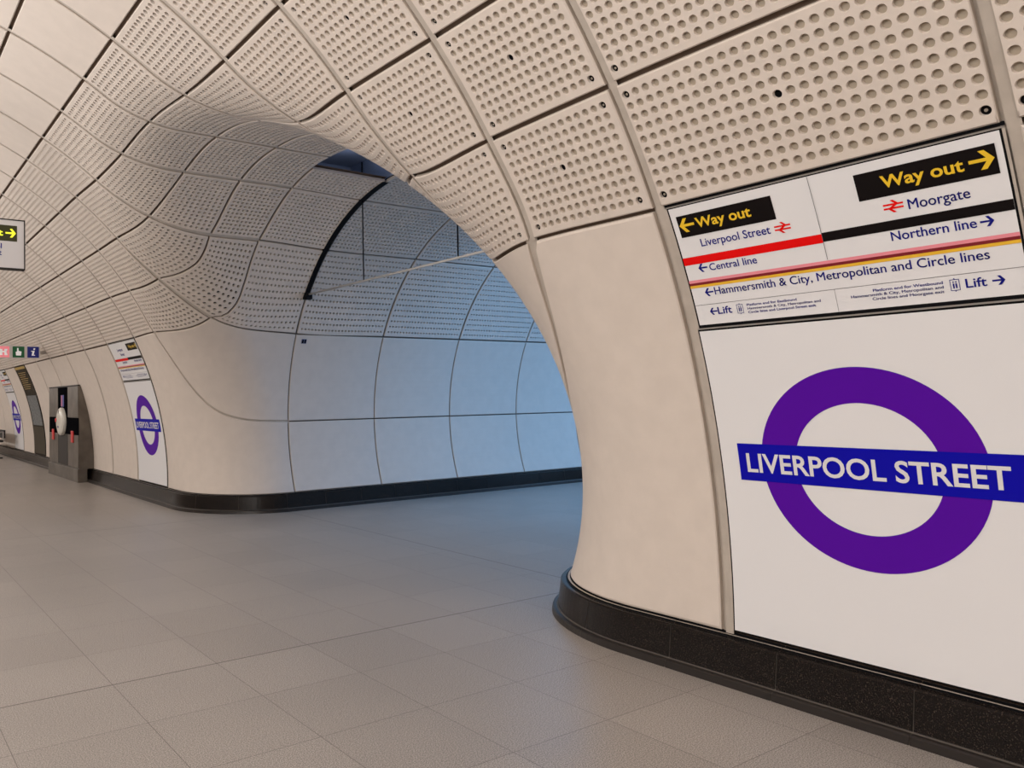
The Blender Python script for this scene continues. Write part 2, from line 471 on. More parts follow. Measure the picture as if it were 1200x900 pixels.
def panel_mesh(name, S, gu0=.029, gu1=.029, gv0=.014, gv1=.014, holes=None, seg=8, near=False, dark=False, vmax=1.0, grid=(10, 10)):
    """one cladding panel: front face (with recessed round holes), chamfered edge and returns; gaps are metres from the joint line"""
    u0, u1 = gu0 / S.lu, 1 - gu1 / S.lu
    v0, v1 = gv0 / S.lv, vmax - gv1 / S.lv
    ch = 0.007
    cu, cv = ch / S.lu, ch / S.lv
    fu0, fu1, fv0, fv1 = u0 + cu, u1 - cu, v0 + cv, v1 - cv
    if holes:
        nu, nv, mu, mv, rad = holes
        a0, a1 = mu / S.lu, 1 - mu / S.lu
        b0, b1 = mv / S.lv, vmax - mv / S.lv
        pu, pv = (a1 - a0) / (nu - 1), (b1 - b0) / (nv - 1)
        U = np.concatenate([[fu0], a0 + pu * (np.arange(nu + 1) - .5), [fu1]])
        V = np.concatenate([[fv0], b0 + pv * (np.arange(nv + 1) - .5), [fv1]])
    else:
        U = np.linspace(fu0, fu1, grid[0] + 1); V = np.linspace(fv0, fv1, grid[1] + 1)
    mb = MB()

    def emit(u, v, dep, faces, mi):
        P, N = S(u, v); mb.add(P + N * (dep if np.isscalar(dep) else dep[:, None]), faces, mi)
    a, b = len(U), len(V)
    UU, VV = np.meshgrid(U, V, indexing='ij')
    idx = np.arange(a * b).reshape(a, b)
    q = np.stack([idx[:-1, :-1], idx[1:, :-1], idx[1:, 1:], idx[:-1, 1:]], -1)
    if holes:
        mask = np.ones((a - 1, b - 1), bool); mask[1:-1, 1:-1] = False
        q = q[mask]
    else: q = q.reshape(-1, 4)
    emit(UU.ravel(), VV.ravel(), 0.0, q, 0)
    # edges: chamfer then return
    per = [(x, fv0) for x in U] + [(fu1, y) for y in V[1:]] + [(x, fv1) for x in U[::-1][1:]] + [(fu0, y) for y in V[::-1][1:-1]]
    per = np.array(per); n = len(per)
    out = per.copy()
    out[:, 0] = np.where(per[:, 0] <= fu0 + 1e-9, u0, np.where(per[:, 0] >= fu1 - 1e-9, u1, per[:, 0]))
    out[:, 1] = np.where(per[:, 1] <= fv0 + 1e-9, v0, np.where(per[:, 1] >= fv1 - 1e-9, v1, per[:, 1]))
    uu = np.concatenate([per[:, 0], out[:, 0], out[:, 0]]); vv = np.concatenate([per[:, 1], out[:, 1], out[:, 1]])
    dep = np.concatenate([np.zeros(n), np.full(n, ch), np.full(n, DEPTH)])
    fs = []
    for r in (0, 1):
        for k in range(n):
            k2 = (k + 1) % n; fs.append((r * n + k, (r + 1) * n + k, (r + 1) * n + k2, r * n + k2))
    P, N = S(uu, vv); mb.add(P + N * dep[:, None], fs[:n], 0); mb.add(P + N * dep[:, None], fs[n:], 1)
    if holes:
        th = np.arange(seg) * 2 * math.pi / seg
        c, s_ = np.cos(th), np.sin(th); k = 1 / np.maximum(np.abs(c), np.abs(s_))
        sqx, sqy = c * k * .5, s_ * k * .5
        ru, rv = rad / S.lu, rad / S.lv
        rings = [(sqx * pu, sqy * pv, 0.0)]
        if near: rings += [(c * ru * 1.10, s_ * rv * 1.10, 0.0), (c * ru, s_ * rv, 0.0028)]
        else: rings += [(c * ru, s_ * rv, 0.0)]
        rings += [(c * ru * .98, s_ * rv * .98, 0.018 if near else 0.028)]
        nr = len(rings)
        du = np.concatenate([r[0] for r in rings]); dv = np.concatenate([r[1] for r in rings]); dd = np.concatenate([np.full(seg, r[2]) for r in rings])
        cu_ = a0 + pu * np.arange(nu); cv_ = b0 + pv * np.arange(nv)
        CU, CV = np.meshgrid(cu_, cv_, indexing='ij'); CU, CV = CU.ravel(), CV.ravel()
        nc = len(CU)
        uu = (CU[:, None] + du).ravel(); vv = (CV[:, None] + dv).ravel()
        P, N = S(uu, vv)
        P = P + N * np.tile(dd, nc)[:, None]
        m = nr * seg
        ks = np.arange(seg); k2 = (ks + 1) % seg
        base = (np.arange(nc) * m)[:, None]
        F0 = []; Mi = []
        for r in range(nr - 1):
            f = np.stack([r * seg + ks, (r + 1) * seg + ks, (r + 1) * seg + k2, r * seg + k2], -1)
            F0.append((base[:, :, None] + f[None]).reshape(-1, 4)); Mi.append(np.zeros(nc * seg, int))
        st = mb.n
        mb.v.append(P); mb.n += len(P)
        for f, mi in zip(F0, Mi):
            mb.f += [tuple(x) for x in (f + st).tolist()]; mb.m += mi.tolist()
        last = (nr - 1) * seg
        corner = {0, nv - 1, (nu - 1) * nv, nu * nv - 1}
        mid = (nu // 2) * nv + nv // 2
        for ci in range(nc):
            mi = 2
            if ci in corner: mi = 3
            if ci == mid: mi = 3
            mb.f.append(tuple(st + ci * m + last + x for x in range(seg))); mb.m.append(mi)
        if near:            # bright bolt head in each corner hole
            for ci in corner:
                uu = CU[ci] + c * ru * .34; vv = CV[ci] + s_ * rv * .34
                P, N = S(uu, vv); mb.add(P + N * .010, [tuple(range(seg))], 4)
                uu = CU[ci] + c * ru * .62; vv = CV[ci] + s_ * rv * .62
                P, N = S(uu, vv); mb.add(P + N * .014, [tuple(range(seg))], 3)
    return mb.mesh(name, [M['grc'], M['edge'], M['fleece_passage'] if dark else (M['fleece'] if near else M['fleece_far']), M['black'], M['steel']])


# ------------------------------------------------------------------ ceiling: perforated rows, crown panels, joints
ceiling = MB()           # dark backing behind the joints (the ceiling's own mesh)
passage = MB()
holes_spec = {}
J_LO, J_HI = -4, 21
shared = {}
panel_list = []


def nholes(L):
    return 25 if L > 1.3 else (16 if L > 0.97 else (14 if L > 0.85 else 10))


upper_cells = [(i, j) for i in range(0, 4) for j in range(J_LO, J_HI)] + [(i, j) for i in range(-6, 0) for j in range(2, 8)]
ui = np.linspace(0, 1, 9)
for i, j in upper_cells:
    S = cell_surface(i, j)
    UU, VV = np.meshgrid(ui, ui, indexing='ij')
    open_cell = (i == -1 and j in (4, 5))
    if not open_cell:
        P, N = S(UU.ravel(), VV.ravel())
        (ceiling if i >= 0 else passage).grid((P + N * 0.037).reshape(9, 9, 3))
ceil_o = structure(ceiling.build('ceiling', M['backing']), 'beige perforated and plain panel ceiling curving over the long concourse', 'ceiling')
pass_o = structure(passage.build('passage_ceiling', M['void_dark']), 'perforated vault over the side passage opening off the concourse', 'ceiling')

for i, j in upper_cells:
    par = ceil_o if i >= 0 else pass_o
    regular = i >= 0 and (j >= 11 or j <= -1)
    if regular:
        near = i <= 3 and j in (-1, -2, -3, -4)
        key = (i, near)
        if key not in shared:
            j0 = -1 if near else 12
            S = cell_surface(i, j0)
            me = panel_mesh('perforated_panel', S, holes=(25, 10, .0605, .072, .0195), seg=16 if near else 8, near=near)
            shared[key] = (me, YG[j0])
        me, y0 = shared[key]
        o = link('perforated_panel', me, par); o.location = (0, YG[j] - y0, 0)
        continue
    S = cell_surface(i, j)
    nu = 25 if (i >= 0 and j == 10) else 14
    if i >= 0: nv = 10
    elif i == -1: nv = 16
    else: nv = 25
    near = (i >= 0 and j <= 2) 
    seg = 16 if (near or (i >= 0 and j <= 4)) else 8
    if i == -1 and j in (4, 5):
        # beside the open crown slot: half panels only
        if j == 5:
            S2 = (lambda S: (lambda u, v: S(.42 + .58 * u, v)))(S)
        else:
            S2 = (lambda S: (lambda u, v: S(.58 * u, v)))(S)
        S2.lu = S.lu * .58; S2.lv = S.lv
        P, N = S2(*[a.ravel() for a in np.meshgrid(ui, ui, indexing='ij')])
        b = MB(); b.grid((P + N * .05).reshape(9, 9, 3)); b.build('panel_backing', M['backing'], par)
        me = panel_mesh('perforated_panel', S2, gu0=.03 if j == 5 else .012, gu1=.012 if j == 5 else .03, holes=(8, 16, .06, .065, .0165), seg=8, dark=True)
    else:
        gv0, gv1 = .014, .014
        if i < 0: gu = .016
        else: gu = .029
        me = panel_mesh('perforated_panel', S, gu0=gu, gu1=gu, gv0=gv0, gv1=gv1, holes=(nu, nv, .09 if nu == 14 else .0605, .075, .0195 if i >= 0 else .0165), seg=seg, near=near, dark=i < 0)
    link('perforated_panel', me, par)

# plain crown panels (three rows visible and onward to the crown)
def sect_surface(i, j):
    s0, s1 = SI[i], SI[i + 1]

    def S(u, v):
        s = s0 + (s1 - s0) * v; x, z, p = sect(s)
        y = YG[j] + (YG[j + 1] - YG[j]) * u
        return np.stack([x, y, z], -1), np.stack([np.cos(p), 0 * p, np.sin(p)], -1)
    S.lu = YG[j + 1] - YG[j]; S.lv = s1 - s0
    return S


SI[3] = 2.0592
crown = {}
cb = MB()
for i in range(3, 8):
    for j in range(J_LO, J_HI):
        if i == 3: continue
        L = YG[j + 1] - YG[j]
        key = (i, round(L, 2))
        if key not in crown:
            S = sect_surface(i, j)
            crown[key] = (panel_mesh('plain_panel', S, grid=(2, 8)), YG[j])
        me, y0 = crown[key]
        o = link('plain_panel', me, ceil_o); o.location = (0, YG[j] - y0, 0)
for i in range(4, 8):
    s = np.linspace(SI[i], SI[i + 1], 7); x, z, p = sect(s)
    ys = np.array([YG[J_LO], YG[J_HI]])
    P = np.stack([np.broadcast_to((x + .037 * np.cos(p))[:, None], (7, 2)), np.broadcast_to(ys[None], (7, 2)), np.broadcast_to((z + .037 * np.sin(p))[:, None], (7, 2))], -1)
    cb.grid(P)
cb.build('void_backing', M['backing'], ceil_o)

# light joint covers along the ring joints
for j in range(J_LO + 1, J_HI):
    mb = MB()
    v = np.linspace(0, 1, 11)
    for i in range(0, 4):
        Sa, Sb = cell_surface(i, j - 1), cell_surface(i, j)
        rows = []
        for w, dep in ((-.036, .010), (0, .010), (.011, .010), (.013, .031), (.036, .031)):
            S, u = (Sa, 1 + w / Sa.lu) if w < 0 else (Sb, w / Sb.lu)
            P, N = S(np.full(11, u), v); rows.append(P + N * dep)
        mb.grid(np.stack(rows, 1))
    for i in range(4, 8):
        s = np.linspace(SI[i], SI[i + 1], 7); x, z, p = sect(s)
        rows = [np.stack([x + dp * np.cos(p), np.full(7, YG[j] + w), z + dp * np.sin(p)], -1) for w, dp in ((-.036, .010), (.011, .010), (.013, .031), (.036, .031))]
        mb.grid(np.stack(rows, 1))
    mb.build('joint_cover', M['groove'], ceil_o)
for j in (3, 4, 6, 7, 8, 2):
    mb = MB(); v = np.linspace(0, 1, 9)
    for i in range(-6, 0):
        if j in (8,): Sa, Sb = cell_surface(i, 7), None
        elif j in (2,): Sa, Sb = None, cell_surface(i, 2)
        else: Sa, Sb = cell_surface(i, j - 1), cell_surface(i, j)
        rows = []
        for w in (-.022, 0, .022):
            if w < 0 or Sb is None: S, u = (Sa or Sb), None
            else: S = Sb
            if S is Sa: u = 1 + w / Sa.lu
            else: u = w / Sb.lu
            u = min(max(u, -0.02), 1.02)
            P, N = S(np.full(9, u), v); rows.append(P + N * .026)
        mb.grid(np.stack(rows, 1))
    mb.build('joint_cover', M['joint_dark'], pass_o)

# open slot in the crown of the passage
slot = MB()
x0, x1 = 4.42, 5.50
y0, y1 = YB - 1.3, YB + 1.3
zt, zb_ = 4.62, 4.27
slot.add([(x0, y0, zb_), (x1, y0, zb_), (x1, y1, zb_), (x0, y1, zb_), (x0, y0, zt), (x1, y0, zt), (x1, y1, zt), (x0, y1, zt)],
         [(4, 5, 6, 7), (0, 1, 5, 4), (1, 2, 6, 5), (2, 3, 7, 6), (3, 0, 4, 7)])
M['slot'] = mat('slot_lining', (0.30, 0.34, 0.42), 0.6)
slot.build('slot_lining', M['slot'], pass_o)

# ------------------------------------------------------------------ lower walls
G9T = [0.30, 0.37, 0.51, 0.69, 0.92, 1.17, 1.43, 1.978]
G9Z = [2.60, 2.19, 1.85, 1.58, 1.41, 1.335, 1.300, 1.283]


def g9(t): return np.interp(t, G9T, G9Z)


tt = np.linspace(0, 1, 25)
_top = {}
for nr_, a_, b_, c_ in ((False, edge_j(0, 8, tt), edge_i(-1, 8, tt), edge_j(0, 9, tt)), (True, edge_j(0, 1, tt), edge_i(-1, 2, tt), edge_j(0, 0, tt))):
    e = np.concatenate([a_, b_, c_]); t_ = to_t(e, nr_); o_ = np.argsort(t_); _top[nr_] = (t_[o_], e[o_, 2])
ZX0 = float(node(0, 10)[2]); ZY8 = float(node(-2, 8)[2])


_g = np.linspace(0.295, 6.0, 400)
_gz = np.interp(_g, G9T, G9Z)
_k = np.ones(13) / 13
for _ in range(3):
    _gp = np.concatenate([_gz[0] + (_gz[0] - _gz[6:0:-1]), _gz, np.full(6, _gz[-1])]); _gz = np.convolve(_gp, _k, 'valid')
_dt, _dz = np.gradient(_g), np.gradient(_gz); _ln = np.hypot(_dt, _dz)


def goff(t, w):
    a, b = _g - _dz / _ln * w, _gz + _dt / _ln * w
    o = np.argsort(a); return np.interp(t, a[o], b[o])


def ztp(t, near=False):
    a, b = _top[near]
    return np.where(t < a[0], ZX0, np.where(t > a[-1], ZY8, np.interp(t, a, b)))


def zk(t): return np.full(np.shape(t), ZK)


GW = {False: .013, True: .022}


def lowtop(near):
    return lambda t: np.where(t < 0.265, ztp(t, near) - .008, np.minimum(goff(t, -GW[near]), ztp(t, near) - .008))


def uplow(near): return lambda t: np.minimum(goff(t, GW[near]), ztp(t, near) - .014)


def uptop(near): return lambda t: ztp(t, near) - .010


wall_meshes = {}
XJ = [XB1 + XBP * k for k in range(0, 6)]


def backing(name, near, tmin, tmax, label):
    ts = np.concatenate([np.linspace(tmin, -.6, 24), np.linspace(-.5, 2.2, 40), np.linspace(2.4, tmax, 12)])
    ts = np.unique(ts[(ts >= tmin) & (ts <= tmax)])
    v = np.linspace(0, 1, 13)
    TT, VV = np.meshgrid(ts, v, indexing='ij')
    Z = 0.0 + (ztp(TT) + .01 - 0.0) * VV
    P = wall_pt(TT, Z, near); N = normal(P)
    mb = MB(); mb.grid(P + N * .037)
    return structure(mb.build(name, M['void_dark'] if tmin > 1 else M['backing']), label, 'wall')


TX1 = T_of_X(XB1)
wall_right = backing('wall_right', False, -26.0, TX1, 'smooth beige lower wall of the concourse beyond the side passage')
wall_near = backing('wall_right', True, -17.0, TX1, 'smooth beige lower wall in front of the side passage carrying the large station name sign')
wall_back = backing('wall_back', False, TX1, T_of_X(XJ[-1]), 'pale lower wall panels along the far side of the side passage')
wall_front = backing('wall_front', True, TX1, T_of_X(XJ[-1]), 'lower wall panels along the near side of the side passage')

reg = {}
for j in range(10, J_HI):
    if j in (10, 18, 16): continue
    if 'r' not in reg:
        t1, t0 = T_of_Y(YG[12]), T_of_Y(YG[13])
        reg['r'] = (panel_mesh('wall_panel', wall_surface(t0, t1, zk, ztp), gv0=.004, gv1=.014, grid=(2, 20)), YG[12])
    o = link('wall_panel', reg['r'][0], wall_right); o.location = (0, YG[j] - reg['r'][1], 0)
for j in range(-2, J_LO - 1, -1):
    o = link('wall_panel', reg['r'][0], wall_near); o.location = (0, YG[j] - reg['r'][1], 0)
for near, wp, wb in ((False, wall_right, wall_back), (True, wall_near, wall_front)):
    t10 = T_of_Y(YG[10])
    link('wall_panel', panel_mesh('wall_panel', wall_surface(t10, TX1, zk, lowtop(near), near), gu0=.029, gu1=.010, gv0=.002, gv1=.0, grid=(90, 26)), wp)
    link('wall_panel', panel_mesh('wall_panel', wall_surface(.325, TX1, uplow(near), uptop(near), near), gu0=.0, gu1=.010, gv0=.0, gv1=.0, grid=(80, 18)), wp)
    for k in range(len(XJ) - 1):
        a, b = T_of_X(XJ[k]), T_of_X(XJ[k + 1])
        link('wall_panel', panel_mesh('wall_panel', wall_surface(a, b, zk, lambda t: np.full(np.shape(t), ZB), near), gu0=.009, gu1=.009, gv0=.004, gv1=.009, grid=(2, 14)), wb)
        link('wall_panel', panel_mesh('wall_panel', wall_surface(a, b, lambda t: np.full(np.shape(t), ZB), ztp, near), gu0=.009, gu1=.009, gv0=.009, gv1=.012, grid=(2, 16)), wb)

# joint covers on the lower walls
def vribbon(t, near, par, hw=.036, dep=.022, z1=None):
    v = np.linspace(0, 1, 22)
    rows = []
    sg_ = 1 if near else -1
    for w, dep in ((-.036, .010), (0, .010), (.011, .010), (.013, .031), (.036, .031)):
        tt_ = np.full(22, t + w * sg_); Z = ZK - .01 + (ztp(tt_) + .03 - ZK) * v
        P = wall_pt(tt_, Z, near); rows.append(P + normal(P) * dep)
    mb = MB(); mb.grid(np.stack(rows, 1)); mb.build('joint_cover', M['groove'], par)


for j in range(10, J_HI): vribbon(T_of_Y(YG[j]), False, wall_right)
for j in range(0, J_LO - 1, -1): vribbon(T_of_Y(2 * YB - YG[j]), True, wall_near)
for near, par in ((False, wall_right), (True, wall_near)):
    k_ = (_g < TX1 + .02); rows = []
    for w in (-.034, 0, .034):
        P = wall_pt((_g - _dz / _ln * w)[k_], np.minimum(_gz + _dt / _ln * w, 2.62)[k_], near); rows.append(P + normal(P) * .016)
    mb = MB(); mb.grid(np.stack(rows, 1)); mb.build('joint_cover', M['groove'], par)
for near, par in ((False, wall_back), (True, wall_front)):
    for z in (ZB,):
        ts = np.linspace(TX1, T_of_X(XJ[-1]), 12); rows = []
        for w in (-.02, .02):
            P = wall_pt(ts, np.full(12, z + w), near); rows.append(P + normal(P) * .03)
        mb = MB(); mb.grid(np.stack(rows, 1)); mb.build('joint_cover', M['joint_dark'], par)

# the rest of the shell, out of view: left half of the concourse, ends, end of the passage
mb = MB()
an = np.linspace(-.12, math.pi / 2, 60); rr_ = np.polyval(PC, an)
ys = np.array([-9.5, 10, 30, 46.0])
P = np.stack([np.broadcast_to((XC - rr_ * np.cos(an))[:, None], (60, 4)), np.broadcast_to(ys[None], (60, 4)), np.broadcast_to((ZC + rr_ * np.sin(an))[:, None], (60, 4))], -1)
mb.grid(P)
structure(mb.build('wall_left', M['grc'], smooth=True), 'plain beige curved wall on the other side of the concourse', 'wall')
mb = MB()
an2 = np.linspace(-.12, math.pi / 2, 40); r2 = np.polyval(PC, an2) + .01
for ya, yb in ((-9.5, YG[J_LO]), (YG[J_HI], 46.0)):
    ys = np.array([ya, yb])
    P = np.stack([np.broadcast_to((XC + r2 * np.cos(an2))[:, None], (40, 2)), np.broadcast_to(ys[None], (40, 2)), np.broadcast_to((ZC + r2 * np.sin(an2))[:, None], (40, 2))], -1)
    mb.grid(P)
mb.build('end_lining', M['grc'], ceil_o)
for y, nm in ((-9.5, 'wall_rear'), (46.0, 'wall_end')):
    mb = MB(); a = np.concatenate([an, an[::-1][1:]])
    r = np.polyval(PC, a); sg = np.concatenate([np.ones(60), -np.ones(59)])
    pts = np.stack([XC + sg * r * np.cos(a), np.full(119, y), ZC + r * np.sin(a)], -1)
    mb.add(pts, [tuple(range(119))]); structure(mb.build(nm, M['grc']), 'plain wall closing the %s end of the concourse' % ('near' if y < 0 else 'distant'), 'wall')
mb = MB(); mb.add([(14.6, 3.5, -.1), (14.6, 11.2, -.1), (14.6, 11.2, 4.6), (14.6, 3.5, 4.6)], [(0, 1, 2, 3)])
structure(mb.build('wall_passage_end', M['grc']), 'plain wall closing the side passage', 'wall')

# floor
mb = MB(); mb.add([(-6, -9.6, 0), (15, -9.6, 0), (15, 46.1, 0), (-6, 46.1, 0)], [(0, 1, 2, 3)])
structure(mb.build('floor', M['floor']), 'grey beige terrazzo tile floor running from the concourse into the side passage', 'floor')

# ------------------------------------------------------------------ kerb
PROF = [(.2583, -.02, 4), (.251, -.02, 4), (.251, .004, 4), (.251, .018, 5), (.243, .018, 4), (.243, .030, 4), (.238, .030, 0), (.238, .058, 0), (.229, .067, 0), (.052, .090, 0), (.047, .094, 1), (.044, .118, 1), (.036, .128, 1), (.0, .134, 1)]


def contour(ts, z, off, near):
    # outline at the foot of the cladding pushed out by off, laid at height z
    P = wall_pt(ts, np.full(ts.shape, ZK), near, level=-off)
    P[:, 2] = z
    return P


def kerb(name, near, tmin, tmax, start, label):
    mb = MB()
    jt = start + .6316 * np.arange(-80, 80); jt = jt[(jt > tmin) & (jt < tmax)]
    cuts = np.concatenate([[tmin], jt, [tmax]])
    for a, b in zip(cuts[:-1], cuts[1:]):
        if b - a < .02: continue
        straight = b < -.2 or a > 2.2
        n = 2 if straight else 12
        ts = np.linspace(a + .0022, b - .0022, n)
        rows = [contour(ts, z, o, near) for z, o, _ in PROF]
        for k in range(len(PROF) - 1):
            mi = PROF[k + 1][2]
            mb.grid(np.stack([rows[k], rows[k + 1]], 1), mi)
        # grout behind the open joint
    ts = np.concatenate([np.linspace(tmin, -.2, 8), np.linspace(-.1, 2.2, 30), np.linspace(2.3, tmax, 6)]); ts = np.unique(ts[(ts >= tmin) & (ts <= tmax)])
    g = [(.236, .031), (.229, .060), (.052, .0845), (.042, .112), (.0, .128)]
    rows = [contour(ts, z, o, near) for z, o in g]
    for k in range(len(g) - 1): mb.grid(np.stack([rows[k], rows[k + 1]], 1), 3)
    return structure(mb.build(name, [M['granite'], M['cove'], M['alu'], M['grout'], M['black'], M['groove']]), label, 'skirting')


kerb('baseboard_right', False, -26.0, T_of_X(XJ[-1]), T_of_Y(11.04) + .15, 'black granite skirting rounding the far corner of the side passage')
kerb('baseboard_right', True, -17.0, T_of_X(XJ[-1]), -(2 * YB - 2.965 - CY), 'black granite skirting below the large station name sign and round the near corner')

# ------------------------------------------------------------------ signs on the curved wall
def SP(y, s, off):
    s = np.asarray(s, float); x, z, p = sect(s)
    return np.stack([x - off * np.cos(p), np.broadcast_to(y, s.shape), z - off * np.sin(p)], -1)


def patch(mb, ya, yb, sa, sb, off, mi=0, n=None):
    n = n or max(1, int(abs(sb - sa) / .03))
    s = np.linspace(sa, sb, n + 1)
    mb.grid(np.stack([SP(np.full(n + 1, ya), s, off), SP(np.full(n + 1, yb), s, off)], 1), mi)


def sheet(name, ya, yb, sa, sb, off, m, parent):
    mb = MB(); patch(mb, ya, yb, sa, sb, off); return mb.build(name, m, parent)


def slab(name, ya, yb, sa, sb, off, thick, mats, parent, edge=1):
    """thin curved glass or metal slab with sides"""
    mb = MB(); n = max(1, int(abs(sb - sa) / .03)); s = np.linspace(sa, sb, n + 1)
    patch(mb, ya, yb, sa, sb, off, 0, n)
    for y in (ya, yb): mb.grid(np.stack([SP(np.full(n + 1, y), s, off), SP(np.full(n + 1, y), s, off - thick)], 1), edge)
    for q in (sa, sb):
        mb.add([SP(ya, q, off), SP(yb, q, off), SP(yb, q, off - thick), SP(ya, q, off - thick)], [(0, 1, 2, 3)], edge)
    return mb.build(name, mats, parent)


def polys(name, y0, s0, sc, shapes, off, m, parent, mirror=False):
    mb = MB()
    for sh in shapes:
        a = np.array(sh, float) * sc
        if mirror: a[:, 0] = -a[:, 0]
        mb.add(SP(y0 - a[:, 0], s0 + a[:, 1], off), [tuple(range(len(a)))])
    return mb.build(name, m, parent)


DG = bpy.context.evaluated_depsgraph_get


def text_mesh(body, bold=0.0, space=1.0):
    heavy = bold if 'M' in body else 0.0
    if heavy: bold = 0.0
    cu = bpy.data.curves.new('lettering', 'FONT'); cu.body = body; cu.size = 1.0; cu.offset = bold; cu.resolution_u = 4
    cu.space_character = space
    o = bpy.data.objects.new('lettering', cu); COL.objects.link(o)
    bpy.context.view_layer.update()
    me = bpy.data.meshes.new_from_object(o.evaluated_get(DG()))
    V = np.array([v.co[:2] for v in me.vertices]); Fs = [tuple(p.vertices) for p in me.polygons]
    if heavy:
        n = len(V); sh = [(-heavy, 0), (heavy, 0), (0, heavy * .7), (0, -heavy * .7)]
        V = np.concatenate([V + np.array(q) for q in sh]); Fs = [tuple(a + n * k for a in f) for k in range(4) for f in Fs]
    bpy.data.objects.remove(o); bpy.data.curves.remove(cu); bpy.data.meshes.remove(me)
    return V, Fs


_tm = {}


def tm(body, bold):
    if (body, bold) not in _tm: _tm[(body, bold)] = text_mesh(body, bold)
    return _tm[(body, bold)]


def cap(bold): return tm('H', bold)[0][:, 1].max()


def wall_text(name, body, yl, yr, sb, h, m, parent, off=.0035, bold=.012, thin=None):
    """text from yl (left end) to yr (right end), baseline sb, capital height h"""
    V, Fs = tm(body, bold)
    k = h / cap(bold); a = V.copy()
    x = (a[:, 0] - a[:, 0].min()) / (a[:, 0].max() - a[:, 0].min())
    y = yl + (yr - yl) * x
    mb = MB(); mb.add(SP(y, sb + a[:, 1] * k, off), Fs)
    return mb.build(name, m, parent)


ARROW = [[(-.5, -.085), (.30, -.085), (.30, .085), (-.5, .085)],
         [(.02, -.42), (.16, -.42), (.5, 0), (.30, 0)], [(.30, 0), (.5, 0), (.16, .42), (.02, .42)],
         [(.26, 0), (.02, -.42), (.06, -.42), (.5, 0)]]
ARROW = ARROW[:3]
ARROW = [[(-.5, -.085), (.40, -.085), (.40, .085), (-.5, .085)],
         [(-.08, -.46), (.17, -.46), (.52, 0), (.26, 0)], [(.26, 0), (.52, 0), (.17, .46), (-.08, .46)]]
RAIL = [[(-.5, .06), (.5, .06), (.5, .16), (-.5, .16)], [(-.5, -.16), (.5, -.16), (.5, -.06), (-.5, -.06)],
        [(-.12, .36), (.04, .36), (.30, .11), (.13, .11)], [(-.27, -.11), (-.06, -.11), (.27, .11), (.06, .11)][0:4],
        [(.12, -.36), (-.04, -.36), (-.30, -.11), (-.13, -.11)]]


def lift_icon(y0, s0, w, h, parent, off=.0035):
    t = .07; W, H_ = .5 * w, .5 * h
    sh = []
    for (x0, x1, y0_, y1_) in ((-W, W, H_ - t * w, H_), (-W, W, -H_, -H_ + t * w), (-W, -W + t * w, -H_, H_), (W - t * w, W, -H_, H_),
                               (-.22 * w, -.06 * w, -.30 * h, .14 * h), (.06 * w, .22 * w, -.30 * h, .14 * h)):
        sh.append([(x0, y0_), (x1, y0_), (x1, y1_), (x0, y1_)])
    for cx in (-.14 * w, .14 * w):
        sh.append([(cx + .09 * w * math.cos(a), .26 * h + .09 * w * math.sin(a)) for a in np.arange(8) * math.pi / 4])
    sh.append([(-.12 * w, H_ + .02 * h), (.12 * w, H_ + .02 * h), (0, H_ + .11 * h)])
    sh.append([(-.12 * w, -H_ - .02 * h), (.12 * w, -H_ - .02 * h), (0, -H_ - .11 * h)])
    return polys('lift_symbol', y0, s0, 1.0, sh, off, M['navy'], parent)


def build_roundel(y_shift=0.0):
    """white glass panel with ring and name bar; authored where the large one stands"""
    root = empty('station_name_sign', (0, 0, 0))
    slab('glass_panel', 2.604, 1.168, -2.383, -.700, .0, .02, [M['glass_white'], M['black']], root)
    for ya, yb, sa, sb in ((2.612, 2.604, -2.388, -.692), (1.168, 1.160, -2.388, -.692), (2.612, 1.160, -.700, -.690), (2.612, 1.160, -2.391, -2.383)):
        sheet('edge_gasket', ya, yb, sa, sb, -.004, M['black'], root)
    sheet('edge_frame', 2.628, 2.612, -2.391, -.685, -.001, M['groove'], root)
    sheet('edge_frame', 1.160, 1.150, -2.391, -.685, -.001, M['groove'], root)
    yc, sc, Ro, Ri = 1.8735, -1.4332, .5005, .3235
    n = 96; th = np.linspace(0, 2 * math.pi, n + 1)
    mb = MB(); rows = []
    for r in np.linspace(Ri, Ro, 7): rows.append(SP(yc - r * np.cos(th), sc + r * np.sin(th), .0015))
    mb.grid(np.stack(rows, 1)); mb.build('ring', M['purple'], root)
    sheet('name_bar', 2.503, 1.244, -1.533, -1.3305, .003, M['blue'], root)
    wall_text('name_lettering', 'LIVERPOOL STREET', 2.459, 1.309, -1.4835, .1005, M['letter_white'], root, .0045, bold=.018)
    return root


